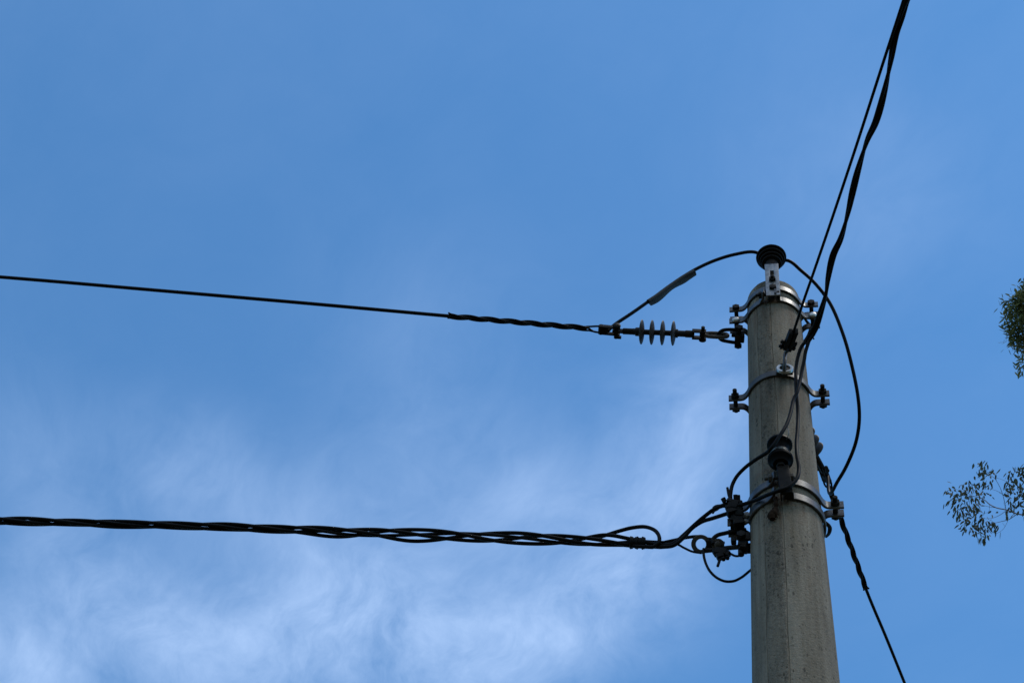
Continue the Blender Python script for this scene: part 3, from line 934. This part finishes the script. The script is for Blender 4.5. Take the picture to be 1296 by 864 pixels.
# ------------------------------------------------------------------ lower left: four-core bundle
zl = 5.405
cpx = [(-6, 658.2), (0, 658.5), (60, 660.0), (120, 662.0), (180, 664.2), (240, 665.6), (300, 667.2), (360, 669.2), (420, 671.6), (480, 674.4), (540, 676.6), (600, 678.6), (660, 680.6), (720, 683.4), (770, 685.2), (800, 686.5), (832, 687.5)]
cc = [atz(a, b, zl) for a, b in cpx]
dv = (cc[0]-cc[4]).normalized()
cc = [cc[0]+dv*d+Vector((0, 0, -.0012*d*(26-d))) for d in (24, 20, 16, 12, 9, 7, 5, 4, 3, 2.2, 1.5, .9, .4)] + cc
ccs = smooth_path(cc, 16)
tot_len = sum((ccs[i]-ccs[i-1]).length for i in range(1, len(ccs)))
def loose(big, tight, c0, c1):
    def f(s):
        e = tot_len - s                     # distance back from the taped end
        w = max(0, min(1, (e-c0)/.15))*max(0, min(1, (c1-e)/.25))
        w = w*w*(3-2*w)
        return tight+(big-tight)*w
    return f
tb = thing('twisted_cable', 'four-core twisted black cable bundle hanging across the lower left sky', 'power cable', cc[-1])
spec = [(loose(.0215, .0108, .06, 1.30), 3.75), (loose(.0140, .0104, .05, 1.2), 5.35), (loose(.0185, .0110, .10, 1.10), 6.95), (loose(.0105, .0096, .05, 1.0), 8.40)]
def uneven(r, k):
    return lambda q: r(q)*(1+.16*math.sin(q*5.3+k*2.1)+.10*math.sin(q*13.7+k*4.4))
strands = [helix(ccs, uneven(r, k), .70, ph, 0.0, .35, k) for k, (r, ph) in enumerate(spec)]
lead = [
    [(838, 690, .065), (852, 687.5, .06), (866, 676, .045), (880, 663, .02), (893, 652, -.01), (905, 643.5, -.035), (918, 639, -.05), (930, 638, -.055)],
    [(836, 692, .06), (852, 690, .055), (864, 681, .045), (876, 668, .03), (888, 660, .01), (902, 655.5, -.01), (916, 651, -.03), (932, 645.5, -.045)],
    [(826, 692, .055), (833, 687, .05), (834.5, 680, .048), (829, 671, .05), (816, 666.3, .055), (800, 667.5, .06), (784, 671.5, .066), (768, 676.5, .070), (752, 681, .074)],
    [(840, 686, .07), (854, 683, .075), (868, 680, .08), (880, 678.6, .08), (890, 678.8, .08)]]
# give the strands that leave upwards the strands that end highest
for k, (s, l) in enumerate(zip(strands, lead)):
    bm = bmesh.new()
    cut = len(s)-(22 if k == 2 else 10)
    tube(bm, s[:cut]+smooth_path([aty(*q) for q in l], 6), .0069 if k < 3 else .0060, 10, 2)
    obj('cable_strand', bm, 'cable' if k % 2 else 'cable_old', tb, 60)
bm = bmesh.new()
tube(bm, [aty(842, 687.5, .068), aty(856, 688, .07), aty(866, 693, .07), aty(876, 697.5, .07), aty(888, 699.5, .07)], .0040, 8, 6)
obj('stay_wire', bm, 'cable_old', tb)
bm = bmesh.new()
a, b_ = atz(797, 686.2, zl), atz(817, 687.0, zl)
tube(bm, [a+(b_-a)*(i/10) for i in range(11)], lambda u: .0205+.0022*math.sin(u*17)+.001*math.sin(u*41), 14, 2)
obj('tape_wrap', bm, 'tape', tb, 50)

# ------------------------------------------------------------------ lower left: shackle, thimble, connectors
VD = (atz(890, 688, zl)-CAM).normalized()
t = thing('thimble_eye', 'worn brown thimble eye and clevis anchoring the four-core bundle', 'clevis', aty(909, 690, .04))
bm = bmesh.new()
tc_ = aty(887.2, 688.3, .065)
ringbar(bm, tc_, VD+Vector((.10, 0, -.02)), .0325, .0185, .014)
obj('thimble', bm, 'rust', t, 35)
bm = bmesh.new()
wc = aty(908.7, 689.0, .045)
p_, q_ = aty(897, 682.5, .05), aty(897, 697, .05)
tube(bm, [aty(893, 681.5, .06), aty(904, 683.0, .05), aty(916, 687, .045)], .0065, 10, 5)
tube(bm, [aty(893, 696.5, .06), aty(906, 695.0, .05), aty(922, 693, .04), aty(944, 691.0, .015)], .0085, 10, 5)
box(bm, aty(903, 689, .052), (.050, .016, .030), basis(VD, (1, 0, 0)).to_3x3() @ Matrix.Rotation(R(90), 3, 'X'), .003)
obj('clevis_arm', bm, 'dark', t, 40)
bm = bmesh.new()
lathe(bm, [(.008, -.030), (.0085, -.004), (.0205, -.003), (.0215, .0), (.0205, .005), (.0125, .006), (.0125, .013), (.010, .016), (.004, .018)], place(wc-VD*.010, -VD), 24)
obj('bolt', bm, 'rust', t, 30)
t = thing('bow_shackle', 'dark shackle arm and nut block bolted to the lowest band left of the pole', 'shackle', aty(938, 688, 0))
bm = bmesh.new()
tube(bm, [aty(903, 688, .03), aty(902.5, 682, .028), aty(908, 677, .025), aty(918, 674.3, .02), aty(930, 671.8, .01), aty(944, 670, .0)], .0072, 12, 6)
tube(bm, [aty(922, 693, .02), aty(935, 692, .01), aty(948, 690.5, .0)], .0070, 10, 4)
obj('bow', bm, 'dark', t)
bm = bmesh.new()
bc_ = aty(940.5, 687.5, -.004)
mbx = basis(Vector((0, 0, 1)), (1, 0, 0)).to_3x3()
box(bm, bc_+Vector((.004, -.022, .010)), (.040, .010, .040), None, .003)
box(bm, bc_+Vector((.006, .024, .004)), (.044, .010, .046), None, .003)
box(bm, bc_+Vector((.000, .0, -.012)), (.030, .044, .034), Matrix.Rotation(R(12), 3, 'Y'), .005)
hexhead(bm, bc_+Vector((-.004, -.028, .006)), (0, -1, 0), .0165, .013)
hexhead(bm, bc_+Vector((.002, -.006, -.026)), (-.2, 0, -1), .0165, .013)
box(bm, aty(928.5, 684, .0), (.018, .020, .022), None, .004)
cyl(bm, aty(938, 702, .0), aty(938, 669, .0), .0105, 14)
obj('shackle_block', bm, 'dark', t, 30)
bm = bmesh.new()
tube(bm, [aty(924, 700, .03), aty(931, 703.2, .03), aty(937, 702.5, .03), aty(942, 699, .03)], .0040, 8, 4)
obj('split_pin', bm, 'dark', t)

def connector(label, pts_, stub, name='cable_connector'):
    c = pts_[0][0]
    t = thing(name, label, 'connector', c, 0, 'bolted cable connectors')
    bm = bmesh.new()
    for (p, size, m) in pts_: box(bm, p, size, m, .004)
    obj('connector_body', bm, 'poly', t, 30)
    return t
rz = lambda a, b: Matrix.Rotation(R(a), 3, 'Y') @ Matrix.Rotation(R(b), 3, 'X')
t = connector('toothed black connector clamp where the two leads meet, upper left of lowest bands',
    [(aty(928.5, 640, -.055), (.034, .034, .034), rz(18, 12)), (aty(932.5, 644.5, -.05), (.040, .030, .022), rz(-14, 20)), (aty(923.5, 635.5, -.06), (.019, .026, .022), rz(9, -15)),
     (aty(935, 638.5, -.05), (.020, .028, .026), rz(31, 10)), (aty(926, 648, -.05), (.034, .030, .020), rz(-24, 5)), (aty(936, 650, -.045), (.026, .030, .022), rz(12, 25))], None)
bm = bmesh.new(); cyl(bm, aty(918.5, 643, -.06), aty(938.5, 639.5, -.055), .0105, 14); obj('clamp_sleeve', bm, 'poly', t, 30)
bm = bmesh.new()
tube(bm, [aty(925, 634, -.06), aty(922.5, 627, -.062), aty(920.6, 617, -.064)], .0046, 8, 4)
obj('cable_stub', bm, 'cable', t)
for (a, b, dx, dy) in ((917.5, 635, -.004, .0), (931, 631.5, .0, .004), (934.3, 632, .0, .004)):
    bm = bmesh.new()
    hexhead(bm, aty(a, b, -.06), (dx*100, -.6, .6), .0085, .016)
    obj('bolt', bm, 'dark', t, 25)
bm = bmesh.new()
tube(bm, [aty(903, 644.5, -.03), aty(909, 641, -.036), aty(915, 639.3, -.042), aty(921, 638.3, -.05)], lambda u: .0085+.002*math.sin(u*9), 8, 4)
tube(bm, [aty(902, 649.5, -.03), aty(905.5, 645, -.034), aty(910, 642, -.038)], .0030, 6, 3)
obj('tape_wrap', bm, 'tape', t)
t = connector('square black connector block below the toothed one, against the pole band',
    [(aty(933, 656.5, -.035), (.042, .030, .030), rz(7, 12)), (aty(935, 662.5, -.03), (.036, .032, .022), rz(-10, 4)), (aty(930.5, 665.5, -.02), (.030, .026, .018), rz(14, -8))], None)
bm = bmesh.new(); hexhead(bm, aty(945, 653, -.045), (.3, -1, 0), .012, .012); hexhead(bm, aty(944.5, 660.5, -.035), (.3, -1, 0), .010, .010)
obj('bolt', bm, 'galv', t, 25)
t = connector('black connector with cut cable stub hanging under the thimble clevis',
    [(aty(912, 699, .03), (.040, .030, .024), rz(14, 10)), (aty(911.5, 704, .03), (.024, .024, .018), rz(-22, 5)), (aty(920.5, 701.5, .03), (.015, .022, .022), rz(35, 0)), (aty(906, 698, .032), (.018, .026, .020), rz(-30, 14))], None)
bm = bmesh.new()
tube(bm, [aty(911.5, 706, .03), aty(910, 711, .03), aty(908.3, 716, .03)], .0050, 8, 4)
obj('cable_stub', bm, 'cable', t)
bm = bmesh.new(); hexhead(bm, aty(915, 706.5, .03), (.2, -.4, -.8), .008, .012); hexhead(bm, aty(920, 705.5, .03), (.3, -.4, -.8), .007, .010)
obj('bolt', bm, 'dark', t, 25)
cable('pigtail_wire', 'thin black wire hanging in a loop under the thimble eye beside the pole', 'wire',
      [aty(a, b, y) for a, b, y in [(890.5, 694, .05), (890.8, 703, .05), (893.5, 713, .05), (899, 723, .05), (907, 730.5, .055), (917, 735, .06), (928, 735, .07), (938, 730.5, .08), (947, 723.5, .09), (953, 718, .11), (958, 709, .13)]], .0046, sm=6)
# hooks at the back of the lowest and second bands, seen past the right edge of the pole
for tt, pts in ((tD, [(1040, 657, .03), (1046, 662, .04), (1050, 667, .06), (1049.3, 674, .085), (1045.5, 679, .11)]),
                (tB, [(1016, 400, .0), (1022, 408, .02), (1026, 414, .05), (1023, 424, .09), (1016.5, 433, .12)])):
    bm = bmesh.new(); tube(bm, [aty(*q) for q in pts], lambda u: .004+.0035*math.sin(u*3.1), 8, 5)
    obj('back_hook', bm, 'dark', tt)

_e = TR1 @ Vector((.040, 0, 0))
bm = bmesh.new()
tube(bm, [(.004, .112, zB), (.012, .135, zB-.01), _e*.4+Vector((.012, .135, zB-.01))*.6+Vector((.014, 0, .01)), _e+Vector((.004, .012, .0)), _e*.4+Vector((.012, .135, zB-.01))*.6+Vector((-.014, 0, -.01)), (.004, .128, zB-.016)], .0075, 10, 6)
obj('rear_eye', bm, 'dark', tB)
# ------------------------------------------------------------------ eucalyptus at the right
rnd = random.Random(11)
TD = 20.0
def leaf(V, Fc, p, dirv, ln, wd, rnd):
    side = dirv.cross(Vector((rnd.uniform(-1, 1), rnd.uniform(-1, 1), rnd.uniform(-.4, .4))))
    if side.length < 1e-3: side = Vector((1, 0, 0))
    side.normalize(); nn = dirv.cross(side)
    bend = nn*(ln*rnd.uniform(-.10, .10))
    i = len(V)
    V += [p, p+dirv*ln*.3+side*wd*.5+bend*.5, p+dirv*ln*.68+side*wd*.38+bend*.85, p+dirv*ln+bend*.5, p+dirv*ln*.68-side*wd*.38+bend*.85, p+dirv*ln*.3-side*wd*.5+bend*.5]
    Fc += [(i, i+1, i+2, i+3), (i, i+3, i+4, i+5)]
def leafmesh(name, V, Fc, parent, material='leaf'):
    me = bpy.data.meshes.new(name)
    inv = ROOTINV[ROOT(parent)]
    me.from_pydata([inv @ v for v in V], [], Fc)
    me.materials.append(MT[material])
    o = bpy.data.objects.new(name, me); COL.objects.link(o); o.parent = parent
    return o
tbx, tby = 5.9, 7.6
tree = thing('eucalyptus_tree', 'tall eucalyptus with drooping narrow leaves reaching in at the right edge', 'tree', (tbx, tby, 0))
bm = bmesh.new()
trunk = [(tbx, tby, -.1), (tbx+.1, tby, 4), (tbx-.1, tby+.1, 9), (tbx+.05, tby+.3, 14), (tbx-.15, tby+.5, 18), (tbx-.3, tby+.6, 20.5)]
tube(bm, trunk, lambda u: .30*(1-u)**.8+.05, 14, 8)
obj('trunk', bm, 'bark', tree)
E1 = atd(1320, 665, TD)
bm = bmesh.new()
tube(bm, [(tbx-.05, tby+.2, 12.6), Vector((tbx-.6, tby+.6, 14.2)), E1+Vector((.5, -.3, -.3)), E1], lambda u: .075*(1-u)+.009, 8, 6)
C1 = atd(1316, 412, TD)
tube(bm, [(tbx-.05, tby+.4, 15.5), Vector((tbx-.7, tby+.7, 16.6)), C1+Vector((.4, -.1, -.3)), C1], lambda u: .07*(1-u)+.012, 8, 6)
def tw(z): return 1183+z[0]/6.646, 570+z[1]/6.646
twigs = [([(930, 640), (771, 548), (690, 530), (600, 497), (520, 480), (460, 450), (420, 415), (380, 395), (330, 385), (260, 390)], .010, .003),
         ([(600, 497), (575, 380), (545, 300), (505, 235), (450, 190), (400, 130)], .0045, .002),
         ([(690, 535), (620, 580), (560, 595), (500, 610), (420, 640), (350, 650)], .0045, .002),
         ([(620, 560), (610, 600), (575, 660), (525, 695)], .0022, .0016),
         ([(600, 505), (540, 545), (470, 570), (400, 570)], .0035, .0016),
         ([(520, 480), (450, 470), (380, 455), (320, 470)], .0030, .0016),
         ([(570, 360), (500, 330), (440, 320), (380, 340)], .0024, .0014),
         ([(640, 415), (600, 390), (540, 350)], .0022, .0014),
         ([(505, 225), (560, 240), (610, 262)], .0022, .0014),
         ([(860, 560), (820, 480), (770, 400), (720, 330), (680, 260), (650, 190)], .006, .002),
         ([(460, 450), (455, 510), (410, 530)], .0022, .0014),
         ([(380, 395), (330, 330), (290, 290)], .003, .0014),
         ([(330, 385), (240, 340), (150, 320)], .003, .0014),
         ([(300, 390), (250, 470), (190, 500)], .003, .0014)]
for pts, ra_, rb_ in twigs:
    dd = rnd.uniform(-.05, .05)
    tube(bm, [atd(*tw(q), TD+dd*i/len(pts)) for i, q in enumerate(pts)], lambda u, a=ra_, b=rb_: a+(b-a)*u, 6, 4)
obj('branch', bm, 'bark', tree, 60)
V, Fc = [], []
split_done = False
cl = [(405, 95, 4), (375, 130, 4), (400, 170, 6), (370, 190, 4), (440, 190, 5), (455, 225, 5), (480, 195, 4), (415, 265, 6), (440, 275, 4), (320, 270, 5), (300, 300, 4), (360, 320, 6), (340, 295, 3), (240, 320, 6), (215, 350, 5), (130, 310, 5), (120, 335, 4), (150, 370, 6),
      (170, 400, 5), (140, 420, 3), (250, 390, 8), (270, 350, 5), (330, 380, 6), (345, 420, 6), (300, 420, 6), (210, 410, 5), (240, 465, 7), (300, 460, 6), (345, 460, 6), (200, 480, 4), (180, 515, 5), (225, 525, 5), (260, 515, 7), (350, 500, 5), (310, 500, 4), (370, 520, 4), (225, 590, 5), (260, 595, 6),
      (300, 580, 6), (350, 575, 5), (400, 570, 5), (330, 620, 5), (250, 650, 5), (280, 660, 6), (330, 650, 6), (380, 630, 6), (400, 660, 5), (430, 650, 5), (460, 630, 5), (400, 700, 4), (360, 720, 3), (380, 690, 3), (470, 560, 4), (490, 600, 3), (510, 650, 4), (550, 620, 2), (430, 690, 3), (400, 345, 6), (420, 380, 3), (455, 330, 2), (510, 205, 3),
      (660, 140, 3), (700, 160, 4), (740, 150, 3), (720, 190, 4), (760, 200, 5), (640, 190, 4), (630, 235, 5), (690, 240, 6), (740, 250, 6), (650, 270, 5), (610, 310, 6), (600, 335, 3), (650, 320, 7), (700, 320, 8), (750, 320, 8), (640, 355, 5), (700, 370, 8), (750, 380, 7), (690, 430, 5), (740, 410, 6), (765, 450, 6), (650, 425, 5), (635, 440, 3), (620, 495, 4), (645, 505, 4), (730, 470, 5), (790, 300, 10), (800, 380, 10), (800, 220, 8), (810, 450, 8), (850, 350, 12), (850, 250, 10)]
for (a, b, n) in sorted(cl, key=lambda q: q[0] > 590):
    if a > 590 and V and not split_done:              # the second tuft, nearer the limb
        leafmesh('leaf_spray', V, Fc, tree); V, Fc = [], []; split_done = True
    c = atd(*tw((a, b)), TD+rnd.uniform(-.25, .25))
    base = Vector((rnd.uniform(-.65, .35), rnd.uniform(-.4, .4), -.9)).normalized()
    for k in range(int(n*1.4+.5)):
        p = c+Vector((rnd.gauss(0, .040), rnd.gauss(0, .05), rnd.gauss(0, .040)))
        d = (base+Vector((rnd.gauss(0, .2), rnd.gauss(0, .2), rnd.gauss(0, .15)))).normalized()
        leaf(V, Fc, p, d, rnd.uniform(.09, .14), rnd.uniform(.024, .034), rnd)
leafmesh('leaf_spray', V, Fc, tree)
V, Fc = [], []
def lobe(c, rx, ry, rz_, n, twig=.06):
    for _ in range(n//7):
        while True:
            q = Vector((rnd.uniform(-1, 1), rnd.uniform(-1, 1), rnd.uniform(-1, 1)))
            if q.length < 1 and (q.length > .35 or rnd.random() < .3): break
        if math.sin(q.x*5+q.z*7)*math.sin(q.y*6+q.x*3) > .45: continue
        p0_ = c+Vector((q.x*rx, q.y*ry, q.z*rz_))
        base = Vector((rnd.uniform(-.7, .7)+q.x*.4, rnd.uniform(-.7, .7)+q.y*.4, rnd.uniform(-1.0, -.1))).normalized()
        for k in range(7):
            p = p0_+Vector((rnd.gauss(0, .055), rnd.gauss(0, .055), rnd.gauss(0, .05)))
            d = (base+Vector((rnd.gauss(0, .4), rnd.gauss(0, .4), rnd.gauss(0, .35)))).normalized()
            leaf(V, Fc, p, d, rnd.uniform(.08, .125), rnd.uniform(.021, .031), rnd)
lobe(atd(1319, 400, TD), .42, .48, .50, 2600)
lobe(atd(1289, 385, TD), .16, .2, .20, 420)
lobe(atd(1286, 428, TD), .13, .2, .16, 330)
lobe(atd(1305, 455, TD), .15, .2, .16, 380)
lobe(atd(1301, 366, TD), .10, .16, .10, 130)
for (dx, dy, dz, rr, n) in ((.9, .1, .5, .9, 2200), (1.4, .6, -.4, 1.0, 2200), (.8, .9, 1.4, .9, 1800), (1.9, -.2, 1.0, 1.0, 2000), (2.3, .7, -1.2, 1.0, 1800), (1.6, -.6, 2.0, .9, 1600), (2.6, .1, 2.2, 1.0, 1600), (3.0, -.4, .4, 1.1, 1600)):
    lobe(C1+Vector((dx, dy, dz)), rr, rr, rr*.85, n)
leafmesh('crown', V, Fc, tree, 'leaf_green')
